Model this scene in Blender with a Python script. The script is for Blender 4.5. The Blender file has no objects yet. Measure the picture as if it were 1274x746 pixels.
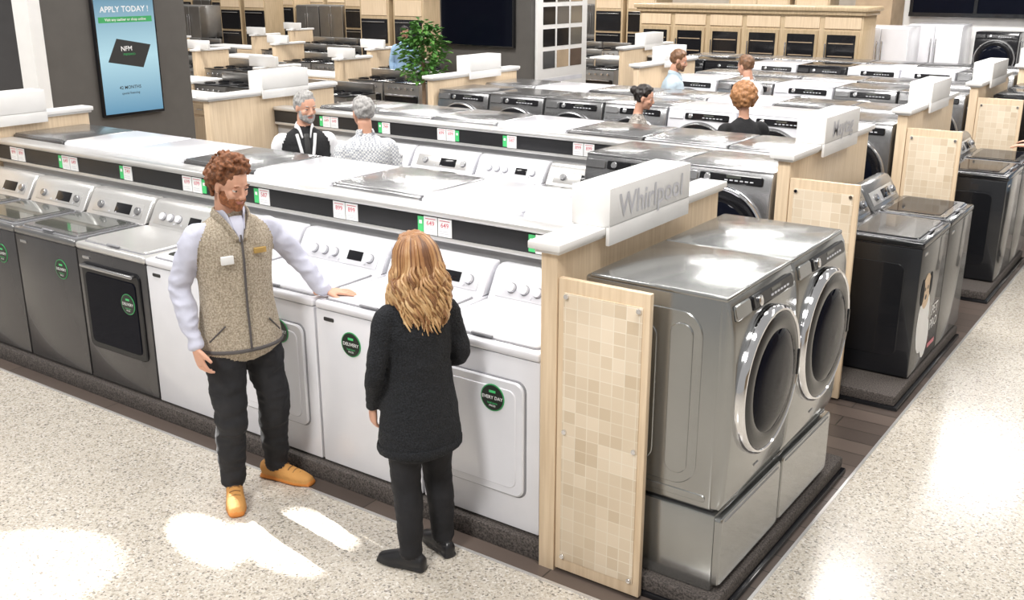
import bpy, bmesh, math, random
from mathutils import Vector, Matrix, noise
from mathutils.bvhtree import BVHTree
random.seed(7)
sc=bpy.context.scene
R=math.radians
# ------------------------------------------------------------------ materials
MATS={}
def newmat(name):
    m=bpy.data.materials.new(name); m.use_nodes=True
    nt=m.node_tree; b=nt.nodes['Principled BSDF']; MATS[name]=m
    return m,nt,b
def c4(c): return (c[0],c[1],c[2],1)
def pm(name,col,rough=.5,metal=0,coat=0,var=.06,vs=6,bump=None,emit=0,stretch=(1,1,1),col2=None,spec=.5):
    m,nt,b=newmat(name)
    tc=nt.nodes.new('ShaderNodeTexCoord'); mp=nt.nodes.new('ShaderNodeMapping'); mp.inputs['Scale'].default_value=stretch
    nt.links.new(tc.outputs['Object'],mp.inputs[0])
    n=nt.nodes.new('ShaderNodeTexNoise'); n.inputs['Scale'].default_value=vs; n.inputs['Detail'].default_value=4
    nt.links.new(mp.outputs[0],n.inputs[0])
    r=nt.nodes.new('ShaderNodeValToRGB')
    lo=col2 if col2 else [max(0,c*(1-var)) for c in col]; hi=col if col2 else [min(1,c*(1+var)) for c in col]
    r.color_ramp.elements[0].color=c4(lo); r.color_ramp.elements[1].color=c4(hi)
    r.color_ramp.elements[0].position=.35; r.color_ramp.elements[1].position=.65
    nt.links.new(n.outputs[0],r.inputs[0]); nt.links.new(r.outputs[0],b.inputs['Base Color'])
    b.inputs['Roughness'].default_value=rough; b.inputs['Metallic'].default_value=metal
    b.inputs['Coat Weight'].default_value=coat; b.inputs['Specular IOR Level'].default_value=spec
    if bump:
        n2=nt.nodes.new('ShaderNodeTexNoise'); n2.inputs['Scale'].default_value=bump[0]; n2.inputs['Detail'].default_value=3
        nt.links.new(mp.outputs[0],n2.inputs[0])
        bp=nt.nodes.new('ShaderNodeBump'); bp.inputs['Strength'].default_value=bump[1]; bp.inputs['Distance'].default_value=.01
        nt.links.new(n2.outputs[0],bp.inputs['Height']); nt.links.new(bp.outputs[0],b.inputs['Normal'])
    if emit:
        nt.links.new(r.outputs[0],b.inputs['Emission Color']); b.inputs['Emission Strength'].default_value=emit
    return m
pm('white_enamel',(.76,.76,.805),.20,0,.3,.015)
pm('white_plastic',(.66,.66,.70),.35,0,0,.02)
pm('white_paint',(.83,.82,.81),.5,0,0,.02)
pm('seam_grey',(.26,.26,.28),.5)
pm('graphite',(.11,.106,.108),.26,.6,.25,.05)
pm('graphite_lt',(.24,.24,.245),.24,.75,.2,.04)
pm('slate',(.36,.365,.36),.20,.85,.3,.03)
pm('silver',(.48,.48,.49),.22,.88,.1,.03)
pm('rail_silver',(.66,.65,.64),.28,.55,.1,.03)
pm('black_gloss',(.010,.010,.012),.15,0,.2,.05,spec=.3)
pm('black_metal',(.012,.013,.016),.22,.2,.4,.05)
pm('dark_glass',(.004,.005,.010),.05,0,0,.05,spec=.08)
pm('lid_glass',(.07,.075,.065),.1,0,.6,.05)
pm('chrome',(.8,.8,.82),.08,1,0,.01)
pm('black_strip',(.016,.016,.018),.4)
pm('badge_black',(.02,.025,.02),.4)
pm('badge_green',(.05,.36,.12),.4)
pm('tag_green',(.08,.62,.2),.4)
pm('tag_red',(.66,.16,.20),.4)
pm('ink_black',(.03,.03,.03),.5)
pm('ink_grey',(.62,.62,.66),.4)
pm('ink_faint',(.60,.60,.64),.5)
pm('paper',(.88,.88,.88),.5,0,0,.02)
pm('panel_grey',(.46,.46,.47),.4,.2,0,.03)
pm('carpet',(.13,.11,.10),.95,0,0,.3,vs=120,bump=(250,.6),col2=(.035,.03,.028))
pm('wood',(.78,.62,.44),.42,0,.1,stretch=(26,26,1.3),vs=2.2,col2=(.68,.52,.35))
pm('wood_h',(.72,.53,.34),.42,0,.1,stretch=(1.5,26,26),vs=2.2,col2=(.60,.42,.26))
pm('cab_wood',(.54,.41,.26),.45,0,.1,stretch=(20,20,1.3),vs=2,col2=(.44,.33,.20))
pm('stainless',(.38,.37,.36),.3,.9,0,.04)
pm('taupe_wall',(.10,.092,.085),.7,0,0,.05)
pm('tan_wall',(.40,.30,.20),.7,0,0,.08)
pm('brown_wall',(.10,.065,.045),.7,0,0,.1)
pm('cream_wall',(.50,.44,.37),.7)
pm('red_sign',(.7,.03,.04),.4)
pm('pot',(.25,.22,.2),.6)
pm('leaf',(.07,.20,.04),.5,0,0,.4,vs=9)
pm('leaf2',(.12,.28,.06),.5,0,0,.3,vs=9)
pm('trunk',(.2,.13,.08),.8)
pm('skin',(.66,.36,.25),.5,0,0,.05,bump=(60,.05))
pm('skin_dark',(.28,.15,.09),.5)
pm('lip',(.50,.19,.15),.45)
pm('eye_white',(.70,.67,.65),.2); pm('iris',(.06,.05,.04),.2)
pm('hair_auburn',(.20,.075,.03),.6,0,0,.45,vs=60,bump=(120,.6))
pm('beard_auburn',(.30,.11,.045),.75,0,0,.35,vs=80,bump=(150,.6))
pm('hair_brown',(.18,.09,.045),.45,0,0,.3,vs=30)
pm('hair_grey',(.36,.35,.34),.6,0,0,.3,vs=60)
pm('hair_black',(.02,.015,.013),.4)
pm('hair_red',(.36,.17,.07),.5,0,0,.3,vs=60)
pm('vest_fleece',(.62,.54,.43),.95,0,0,vs=120,bump=(180,.9),col2=(.33,.27,.20))
pm('trim_dark',(.10,.09,.09),.8)
pm('shirt_lav',(.60,.61,.73),.7,0,0,.04,bump=(12,.7))
pm('shirt_white',(.8,.8,.82),.7)
pm('shirt_blue',(.25,.38,.55),.7)
pm('shirt_sky',(.50,.60,.68),.7)
pm('trouser',(.014,.014,.017),.85,0,0,.2,bump=(20,.5))
pm('knit_black',(.006,.007,.009),.95,0,0,vs=150,bump=(110,1),col2=(.022,.024,.03))
pm('cloth_black',(.012,.012,.014),.85,0,0,.2,bump=(60,.4))
pm('cloth_pattern',(.45,.42,.38),.8,0,0,vs=40,col2=(.12,.10,.09))
pm('suede_tan',(.56,.28,.08),.75,0,0,.15,bump=(80,.3))
pm('sole_tan',(.62,.22,.04),.6)
pm('lace',(.25,.12,.04),.7)
pm('leather_black',(.015,.015,.017),.3)
pm('gold_tag',(.55,.36,.12),.4,.3)
def mat_ombre(name,top,low,z0,z1):
    m,nt,b=newmat(name)
    tc=nt.nodes.new('ShaderNodeTexCoord'); s=nt.nodes.new('ShaderNodeSeparateXYZ'); nt.links.new(tc.outputs['Object'],s.inputs[0])
    n=nt.nodes.new('ShaderNodeTexNoise'); n.inputs['Scale'].default_value=25; nt.links.new(tc.outputs['Object'],n.inputs[0])
    mr=nt.nodes.new('ShaderNodeMapRange'); mr.inputs[1].default_value=z0; mr.inputs[2].default_value=z1; nt.links.new(s.outputs[2],mr.inputs[0])
    ad=nt.nodes.new('ShaderNodeMath'); ad.operation='MULTIPLY_ADD'; nt.links.new(n.outputs[0],ad.inputs[0]); ad.inputs[1].default_value=.8; ad.inputs[2].default_value=-.4
    a2=nt.nodes.new('ShaderNodeMath'); a2.operation='ADD'; a2.use_clamp=True; nt.links.new(ad.outputs[0],a2.inputs[0]); nt.links.new(mr.outputs[0],a2.inputs[1])
    mx=nt.nodes.new('ShaderNodeMixRGB'); mx.inputs[1].default_value=c4(low); mx.inputs[2].default_value=c4(top); nt.links.new(a2.outputs[0],mx.inputs[0])
    nt.links.new(mx.outputs[0],b.inputs['Base Color']); b.inputs['Roughness'].default_value=.4
mat_ombre('hair_gold',(.34,.16,.065),(.64,.40,.19),1.42,1.72)
mat_ombre('hair_deep',(.17,.075,.035),(.36,.18,.08),1.42,1.72)
mat_ombre('hair_light',(.46,.25,.11),(.78,.54,.29),1.42,1.72)
def mat_check():
    m,nt,b=newmat('shirt_check')
    tc=nt.nodes.new('ShaderNodeTexCoord'); ch=nt.nodes.new('ShaderNodeTexChecker')
    ch.inputs['Scale'].default_value=70; ch.inputs[1].default_value=(.75,.75,.75,1); ch.inputs[2].default_value=(.38,.40,.45,1)
    nt.links.new(tc.outputs['Object'],ch.inputs[0]); nt.links.new(ch.outputs[0],b.inputs['Base Color']); b.inputs['Roughness'].default_value=.8
mat_check()
def mat_terrazzo():
    m,nt,b=newmat('terrazzo')
    tc=nt.nodes.new('ShaderNodeTexCoord')
    def vor(scale,stops):
        v=nt.nodes.new('ShaderNodeTexVoronoi'); v.inputs['Scale'].default_value=scale
        nt.links.new(tc.outputs['Object'],v.inputs['Vector'])
        s=nt.nodes.new('ShaderNodeSeparateColor'); nt.links.new(v.outputs['Color'],s.inputs[0])
        r=nt.nodes.new('ShaderNodeValToRGB'); r.color_ramp.interpolation='CONSTANT'
        e=r.color_ramp.elements; e[0].position=0; e[0].color=c4(stops[0][1]); e[1].position=stops[1][0]; e[1].color=c4(stops[1][1])
        for p,c in stops[2:]:
            k=e.new(p); k.color=c4(c)
        nt.links.new(s.outputs[0],r.inputs[0]); return r
    a=vor(105,[(0,(.56,.51,.44)),(.50,(.46,.40,.32)),(.64,(.66,.62,.56)),(.78,(.28,.25,.21)),(.88,(.10,.09,.08)),(.94,(.76,.73,.69))])
    c=vor(190,[(0,(.59,.54,.47)),(.6,(.46,.41,.34)),(.78,(.26,.23,.20)),(.88,(.73,.70,.66))])
    mx=nt.nodes.new('ShaderNodeMixRGB'); mx.inputs[0].default_value=.36
    nt.links.new(a.outputs[0],mx.inputs[1]); nt.links.new(c.outputs[0],mx.inputs[2])
    nt.links.new(mx.outputs[0],b.inputs['Base Color']); b.inputs['Roughness'].default_value=.18
mat_terrazzo()
def mat_brick(name,c1,c2,mortar,bw,rh,ms,plane='xy',off=.5,rough=.4,bias=0,blocks=False):
    m,nt,b=newmat(name)
    tc=nt.nodes.new('ShaderNodeTexCoord'); s=nt.nodes.new('ShaderNodeSeparateXYZ'); cb=nt.nodes.new('ShaderNodeCombineXYZ')
    nt.links.new(tc.outputs['Object'],s.inputs[0])
    nt.links.new(s.outputs['XYZ'.index(plane[0].upper())],cb.inputs[0]); nt.links.new(s.outputs['XYZ'.index(plane[1].upper())],cb.inputs[1])
    def bk(bw,rh,ms,c1,c2,mortar,bias):
        k=nt.nodes.new('ShaderNodeTexBrick'); k.offset=off; k.squash=1
        k.inputs['Color1'].default_value=c4(c1); k.inputs['Color2'].default_value=c4(c2); k.inputs['Mortar'].default_value=c4(mortar)
        k.inputs['Scale'].default_value=1; k.inputs['Brick Width'].default_value=bw; k.inputs['Row Height'].default_value=rh; k.inputs['Mortar Size'].default_value=ms; k.inputs['Bias'].default_value=bias
        nt.links.new(cb.outputs[0],k.inputs['Vector']); return k
    k=bk(bw,rh,ms,c1,c2,mortar,bias); out=k.outputs['Color']
    if blocks:
        k2=bk(bw*2,rh*2,0,(1,1,1),(.80,.76,.70),(1,1,1),-.1); mx=nt.nodes.new('ShaderNodeMixRGB'); mx.blend_type='MULTIPLY'; mx.inputs[0].default_value=.8
        nt.links.new(out,mx.inputs[1]); nt.links.new(k2.outputs['Color'],mx.inputs[2]); out=mx.outputs[0]
    nt.links.new(out,b.inputs['Base Color']); b.inputs['Roughness'].default_value=rough
mat_brick('mosaic',(.80,.68,.53),(.66,.53,.38),(.84,.75,.62),.058,.058,.0022,'xz',0,.3,-.3,True)
mat_brick('plank_floor',(.13,.10,.085),(.075,.058,.05),(.03,.025,.02),1.1,.16,.004,'xy',.5,.35)
def mat_screen():
    m,nt,b=newmat('screen_blue')
    tc=nt.nodes.new('ShaderNodeTexCoord'); s=nt.nodes.new('ShaderNodeSeparateXYZ'); nt.links.new(tc.outputs['Object'],s.inputs[0])
    mr=nt.nodes.new('ShaderNodeMapRange'); mr.inputs[1].default_value=0; mr.inputs[2].default_value=1.4
    nt.links.new(s.outputs[2],mr.inputs[0]); r=nt.nodes.new('ShaderNodeValToRGB')
    r.color_ramp.elements[0].color=(.10,.30,.48,1); r.color_ramp.elements[1].color=(.05,.20,.34,1)
    k=r.color_ramp.elements.new(.45); k.color=(.50,.78,.88,1)
    nt.links.new(mr.outputs[0],r.inputs[0]); nt.links.new(r.outputs[0],b.inputs['Emission Color']); b.inputs['Emission Strength'].default_value=.9
    b.inputs['Base Color'].default_value=(.03,.03,.03,1); b.inputs['Roughness'].default_value=.3
mat_screen()
# ------------------------------------------------------------------ mesh builder
_txt={}
def text_mesh(s,size):
    k=(s,size)
    if k in _txt: return _txt[k]
    cu=bpy.data.curves.new('t','FONT'); cu.body=s; cu.size=size; cu.align_x='CENTER'; cu.align_y='CENTER'; cu.resolution_u=2; cu.offset=size*.012
    o=bpy.data.objects.new('t',cu); sc.collection.objects.link(o)
    dg=bpy.context.evaluated_depsgraph_get(); me=bpy.data.meshes.new_from_object(o.evaluated_get(dg))
    vs=[v.co.copy() for v in me.vertices]; fs=[tuple(p.vertices) for p in me.polygons]
    bpy.data.objects.remove(o); bpy.data.curves.remove(cu); bpy.data.meshes.remove(me)
    _txt[k]=(vs,fs); return _txt[k]
class MB:
    def __init__(s): s.v=[];s.f=[];s.m=[];s.mats=[];s.M=Matrix.Identity(4)
    def mi(s,n):
        if n not in s.mats: s.mats.append(n)
        return s.mats.index(n)
    def add(s,vs,fs,mat,M=None):
        T=s.M @ M if M is not None else s.M
        o=len(s.v); s.v+= [tuple(T@Vector(v)) for v in vs]
        s.f+=[tuple(i+o for i in f) for f in fs]; k=s.mi(mat); s.m+=[k]*len(fs)
    def bm(s,bm,mat,M=None):
        bm.verts.ensure_lookup_table(); bm.verts.index_update()
        s.add([v.co.copy() for v in bm.verts],[[v.index for v in f.verts] for f in bm.faces],mat,M); bm.free()
    def box(s,x0,x1,y0,y1,z0,z1,mat,bev=0,seg=2,M=None):
        b=bmesh.new(); bmesh.ops.create_cube(b,size=1)
        for v in b.verts: v.co=Vector(((x0+x1)/2+v.co.x*(x1-x0),(y0+y1)/2+v.co.y*(y1-y0),(z0+z1)/2+v.co.z*(z1-z0)))
        if bev: bmesh.ops.bevel(b,geom=b.edges[:],offset=bev,segments=seg,affect='EDGES',profile=.5)
        s.bm(b,mat,M)
    def prism(s,poly,x0,x1,mat,bev=0,M=None):
        b=bmesh.new(); A=[b.verts.new((x0,p[0],p[1])) for p in poly]; B=[b.verts.new((x1,p[0],p[1])) for p in poly]
        b.faces.new(A); b.faces.new(B[::-1]); n=len(poly)
        for i in range(n): b.faces.new((A[(i+1)%n],A[i],B[i],B[(i+1)%n]))
        bmesh.ops.recalc_face_normals(b,faces=b.faces[:])
        if bev:
            ed=[e for e in b.edges if abs(e.verts[0].co.x-e.verts[1].co.x)<1e-6]
            bmesh.ops.bevel(b,geom=ed,offset=bev,segments=3,affect='EDGES',profile=.5)
        s.bm(b,mat,M)
    def rrect(s,cx,cz,w,h,rad,y,th,mat,M=None,n=5):
        P=[]
        for sx,sz,a0 in((1,1,0),(-1,1,90),(-1,-1,180),(1,-1,270)):
            for i in range(n+1):
                a=R(a0+90*i/n); P.append((cx+sx*(w/2-rad)+rad*math.cos(a),cz+sz*(h/2-rad)+rad*math.sin(a)))
        e=min(th*.5,.006); k=len(P)
        def ring(d,yy):
            return [(cx+(p[0]-cx)*(1-2*d/w),yy,cz+(p[1]-cz)*(1-2*d/h)) for p in P]
        vs=ring(0,y)+ring(0,y-th+e)+ring(e,y-th)
        fs=[]
        for L in (0,1):
            for i in range(k): j=(i+1)%k; fs.append((L*k+i,L*k+j,(L+1)*k+j,(L+1)*k+i))
        fs.append(tuple(range(2*k,3*k))); 
        s.add(vs,fs,mat,M)
    def lathe(s,prof,c,axis,mat,seg=40,M=None):
        ax=Vector(axis).normalized(); u=ax.orthogonal().normalized(); w=ax.cross(u); c=Vector(c); vs=[];fs=[]
        for r,h in prof:
            for i in range(seg):
                a=2*math.pi*i/seg; vs.append(c+ax*h+(u*math.cos(a)+w*math.sin(a))*r)
        for k in range(len(prof)-1):
            for i in range(seg):
                j=(i+1)%seg; fs.append((k*seg+i,k*seg+j,(k+1)*seg+j,(k+1)*seg+i))
        s.add(vs,fs,mat,M)
    def cyl(s,c,axis,r,h,mat,seg=28,M=None): s.lathe([(r*.0001,0),(r,0),(r,h*.92),(r*.93,h),(r*.0001,h)],c,axis,mat,seg,M)
    def text(s,t,size,mat,x,y,z,face='-y'):
        vs,fs=text_mesh(t,size)
        if face=='-y': M=Matrix.Translation((x,y,z))@Matrix.Rotation(R(90),4,'X')
        elif face=='+x': M=Matrix.Translation((x,y,z))@Matrix.Rotation(R(90),4,'Z')@Matrix.Rotation(R(90),4,'X')
        elif face=='z': M=Matrix.Translation((x,y,z))
        s.add(vs,fs,mat,M)
    def mesh(s,name,sharp=35):
        me=bpy.data.meshes.new(name); me.from_pydata(s.v,[],s.f)
        for n in s.mats: me.materials.append(MATS[n])
        me.polygons.foreach_set('material_index',s.m); me.polygons.foreach_set('use_smooth',[True]*len(s.f))
        me.update()
        try: me.set_sharp_from_angle(angle=R(sharp))
        except Exception: pass
        return me
def put(me,name,loc=(0,0,0),rz=0,scale=1):
    o=bpy.data.objects.new(name,me); sc.collection.objects.link(o); o.location=loc; o.rotation_euler=(0,0,R(rz)); o.scale=(scale,)*3; return o
# ------------------------------------------------------------------ appliances
def badge(b,x,z,y,txt='DELIVERY',r=.066):
    b.cyl((x,y,z),(0,-1,0),r,.003,'badge_green')
    b.cyl((x,y-.0025,z),(0,-1,0),r*.92,.0015,'badge_black')
    b.text(txt,.025 if len(txt)<9 else .023,'paper',x,y-.0045,z)
    b.text('local store',.013,'tag_green',x,y-.0045,z-.026)
    b.text('PRICES',.012,'paper',x,y-.0045,z-.040)
    b.box(x-.018,x+.018,y-.0045,y-.002,z+.024,z+.036,'tag_green')
def toploader(body,top,lid,cons,door=None,bdg=None,bx=.12,bz=.72,graphic=False):
    b=MB(); W=.343
    b.box(-W,W,.004,.70,.012,.87,body,.008)
    b.box(-W+.03,W-.03,.03,.66,0,.02,'black_metal')
    b.box(-W,W,-.002,.70,.872,.915,top,.014,3)
    b.box(-W+.012,W-.012,.01,.69,.866,.874,'seam_grey')
    def plate(cx,cy,w,d,rad,z,th,mat):
        M=Matrix.Translation((cx,cy,z))@Matrix.Rotation(R(-90),4,'X')
        b.rrect(0,0,w,d,rad,0,th,mat,M)
    plate(0,.27,.626,.466,.03,.915,.005,'seam_grey')
    plate(0,.27,.610,.450,.028,.916,.014,top)
    if lid: plate(0,.275,.53,.36,.03,.929,.004,lid)
    b.box(-.06,.06,.03,.045,.925,.935,'seam_grey',.003)
    b.prism([(.525,.912),(.60,1.045),(.625,1.072),(.655,1.08),(.698,1.075),(.698,.912)],-W+.004,W-.004,cons,.02)
    ang=math.atan2(.133,.075)
    b.M=Matrix.Translation((0,.5625,.9785))@Matrix.Rotation(ang,4,'X')
    def cp(x0,x1,y0,y1,t,m): b.box(x0,x1,y0,y1,0,t,m,.002)
    white=cons in('white_enamel','rail_silver') and not lid
    if lid:
        cp(-.27,.27,-.045,.055,.004,'rail_silver' if cons!='black_metal' else 'black_gloss'); cp(-.02,.15,-.03,.04,.007,'black_gloss')
    else:
        cp(-.29,.29,-.05,.055,.003,'white_plastic' if cons=='white_enamel' else cons); cp(.06,.17,-.02,.035,.006,'black_gloss')
    kn='white_plastic' if white else 'silver'
    for kx in ((-.2,-.12,-.04,.23) if white else (-.18,.23)):
        b.cyl((kx,.005,.002),(0,0,1),.024,.022,kn,20); b.cyl((kx,.005,.002),(0,0,1),.028,.006,'seam_grey',20)
    for kx in (-.075,.0,.2): b.box(kx-.006,kx+.006,-.035,-.025,.003,.008,'ink_grey')
    b.M=Matrix.Identity(4)
    if door=='panel':
        b.rrect(0,.47,.545,.585,.05,.004,.0055,'seam_grey'); b.rrect(0,.47,.53,.57,.046,.004,.018,body)  # darker outline plate paints the shadow gap round the door
        b.rrect(0,.47,.45,.49,.04,-.012,.006,body)
        b.rrect(-.25,.47,.02,.14,.009,-.012,.01,'ink_grey')
    elif door=='glass':
        b.rrect(0,.52,.58,.56,.04,.004,.016,'black_gloss'); b.rrect(0,.51,.50,.46,.03,-.012,.006,'dark_glass')
        b.box(-.26,.26,-.045,-.022,.775,.795,'silver',.005)
        for sx in(-.24,.24): b.box(sx-.008,sx+.008,-.03,-.008,.778,.792,'silver')
    b.rrect(-.25,.825,.07,.02,.006,.004,.005,'ink_black' if 'white' in body else 'silver')
    if bdg: badge(b,bx,bz,-.0185 if door in('panel','glass') else .003,bdg)
    for sx in(-1,1):
        M=Matrix.Rotation(R(90*sx),4,'Z')
        b.rrect(0.35*sx,.45,.50,.62,.05,-W,.004,body,M)
    if graphic:
        y=.0022
        def blob(cx,cz,rx,rz,m,t): b.add([(cx+rx*math.cos(a*.3927),y-t,cz+rz*math.sin(a*.3927)) for a in range(16)],[tuple(range(16))],m)
        blob(-.12,.34,.15,.22,'paper',.0); blob(-.02,.20,.10,.14,'paper',.0003); blob(-.12,.55,.10,.12,'wood_h',.0006)
        blob(-.22,.56,.045,.09,'trouser',.0009); blob(-.02,.58,.035,.08,'trouser',.0009); blob(-.16,.57,.014,.014,'ink_black',.0012); blob(-.09,.57,.014,.014,'ink_black',.0012); blob(-.125,.51,.024,.018,'ink_black',.0012)
        b.text('PET\nPRO',.10,'paper',.19,y,.30); b.box(.10,.28,y-.001,y,.09,.12,'tag_red')
    return b.mesh('toploader')
def frontloader(body,front,ring,ped=True,white=False,bdg=None):
    b=MB(); W=.341
    z0=.375 if ped else .0
    if ped:
        b.box(-W,W,.012,.66,.0,.362,body,.008)
        b.rrect(0,.19,.672,.325,.02,.012,.03,front); b.rrect(0,.33,.60,.012,.005,-.017,.003,'seam_grey')
        b.box(-W+.02,W-.02,.03,.65,.36,.378,'black_metal')
    b.box(-W,W,.03,.66,z0+.002,z0+.925,body,.014,3)
    b.box(-W-.001,W+.001,.015,.64,z0+.912,z0+.935,front if not white else body,.010,3)
    P=[(.045,z0+.004),(.0,z0+.012),(-.018,z0+.06),(-.030,z0+.30),(-.034,z0+.55),(-.022,z0+.78),(-.004,z0+.88),(.02,z0+.925),(.06,z0+.93)]
    b.prism(P,-W,W,front,.016)
    for sx in(-1,1):
        M=Matrix.Rotation(R(90*sx),4,'Z')
        b.rrect(0.36*sx,z0+.47,.50,.76,.10,-W,.006,body,M,8)
        b.rrect(0.20*sx,z0+.47,.10,.66,.045,-W-.006,.006,body,M,8)
        b.rrect(0.44*sx,z0+.47,.26,.62,.06,-W-.006,.005,body,M,8)
        b.rrect(0.34*sx,z0+.05,.56,.03,.014,-W,.004,body,M)
    cz=z0+.50; yo=-.022
    b.lathe([(.322,0),(.325,.016),(.320,.036),(.310,.046),(.302,.047),(.296,.038)],(0,yo,cz),(0,-1,0),ring,64)
    b.lathe([(.303,.030),(.294,.044),(.270,.052),(.240,.054),(.225,.050)],(0,yo,cz),(0,-1,0),'black_gloss',64)
    b.lathe([(.228,.048),(.21,.060),(.16,.070),(.08,.076),(.0001,.078)],(0,yo,cz),(0,-1,0),'dark_glass',64)
    b.box(.262,.282,yo-.058,yo-.04,cz-.06,cz+.06,'black_gloss',.006)
    b.M=Matrix.Translation((0,-.012,z0+.868))@Matrix.Rotation(R(-14),4,'X')
    b.rrect(.06,0,.44,.060,.012,.004,.012,'black_gloss'); b.rrect(-.25,0,.15,.062,.012,.004,.008,front)
    b.cyl((-.10,-.008,0),(0,-1,0),.022,.008,ring,24)
    for i in range(6): b.box(.02+i*.035,.042+i*.035,-.0095,-.007,-.012,-.004,'ink_grey')
    b.box(.03,.13,-.0095,-.007,.006,.02,'lid_glass')
    b.M=Matrix.Identity(4)
    b.rrect(0,z0+.10,.05,.010,.003,-.02,.004,'silver')
    if bdg: badge(b,.17,z0+.16,-.022,bdg,.06)
    return b.mesh('frontloader')
ME={}
ME['washer_w']=toploader('white_enamel','white_enamel',None,'white_enamel','slot','DELIVERY',-.10,.72)
ME['washer_w2']=toploader('white_enamel','white_enamel','lid_glass','white_enamel','slot')
ME['dryer_w']=toploader('white_enamel','white_enamel',None,'white_enamel','panel','EVERY DAY',.10,.66)
ME['dryer_w2']=toploader('white_enamel','white_enamel',None,'white_enamel','panel','DELIVERY',.10,.70)
ME['washer_g']=toploader('graphite','graphite_lt','lid_glass','rail_silver','slot','DELIVERY',.16,.70)
ME['dryer_g']=toploader('graphite','rail_silver',None,'rail_silver','glass','DELIVERY',.17,.60)  # bright reflections on the grey top put into its light silver colour
ME['washer_k']=toploader('black_metal','black_metal','dark_glass','graphite_lt','slot',None)
ME['dryer_k']=toploader('black_metal','black_metal',None,'graphite_lt','slot',None,graphic=True)
ME['fl_slate']=frontloader('slate','slate','chrome')
ME['fl_silver']=frontloader('silver','silver','chrome')
ME['fl_graph']=frontloader('graphite','graphite_lt','silver')
ME['fl_white']=frontloader('white_enamel','white_enamel','silver',white=True)
ME['fl_black']=frontloader('black_metal','black_gloss','silver')
NAMES={'washer_w':'top_load_washer','washer_w2':'top_load_washer','washer_g':'top_load_washer','washer_k':'top_load_washer',
'dryer_w':'clothes_dryer','dryer_w2':'clothes_dryer','dryer_g':'clothes_dryer','dryer_k':'clothes_dryer'}
def machine(k,x,y,z,rz): return put(ME[k],NAMES.get(k,'front_load_washer'),(x,y,z),rz)
def tagmesh(two,price,green):
    b=MB(); 
    for i in range(2 if two else 1):
        x=i*.10; b.box(x-.047,x+.047,-.004,0,-.05,.05,'paper')
        b.text(price,.038,'tag_red',x,-.0045,.012); b.box(x-.035,x+.035,-.0048,-.004,.036,.040,'tag_red'); b.box(x-.038,x+.02,-.0048,-.004,-.022,-.019,'ink_grey'); b.box(x-.038,x+.03,-.0048,-.004,-.034,-.031,'ink_grey')
    if green:
        gx=-.070 if green==1 else .070+(.10 if two else 0)
        b.box(gx-.02,gx+.02,-.004,0,-.045,.045,'tag_green'); b.box(gx-.010,gx+.010,-.0048,-.004,.005,.025,'paper')
    return b.mesh('tag')
TAGS=[tagmesh(0,'749',1),tagmesh(1,'649',1),tagmesh(1,'899',0),tagmesh(0,'587',1),tagmesh(1,'699',2)]
# ------------------------------------------------------------------ islands
def partition(x,y0,L,sign,signtxt,side=1):
    b=MB(); b.box(x,x+.08,y0,y0+L,0,1.50,'wood',.002); put(b.mesh('p'),'wood_partition')
    b=MB(); b.box(x-.045,x+.115,y0-.04,y0+L+.03,1.516,1.550,'white_paint',.006); b.box(x-.022,x+.10,y0-.020,y0+L+.018,1.50,1.517,'white_paint',.004); put(b.mesh('c'),'partition_cap')
    if sign:
        b=MB(); ys=y0+sign[0]; ye=y0+sign[1]
        b.box(x-.06,x+.135,ys,ye,1.551,1.725,'white_paint',.004); b.box(x+.118,x+.135,ys,ye,1.47,1.56,'white_paint',.002); b.box(x-.06,x-.047,ys,ye,1.47,1.56,'white_paint',.002)
        if signtxt: b.text(signtxt,.15,'ink_faint',x+.138,(ys+ye)/2,1.63,'+x')
        put(b.mesh('s'),'partition_sign')
def board(x0,x1,y):
    b=MB(); z0,z1=.02,1.40
    b.box(x0,x1,y,y+.03,z0,z1,'wood',.004)
    b.box(x0+.03,x1-.03,y-.006,y,z0+.06,z1-.06,'mosaic',.001)
    for bx in(x0+.045,x1-.045):
        for bz in(z0+.075,(z0+z1)/2,z1-.075): b.cyl((bx,y-.006,bz),(0,-1,0),.011,.010,'chrome',16)
    put(b.mesh('bd'),'display_board')
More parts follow.
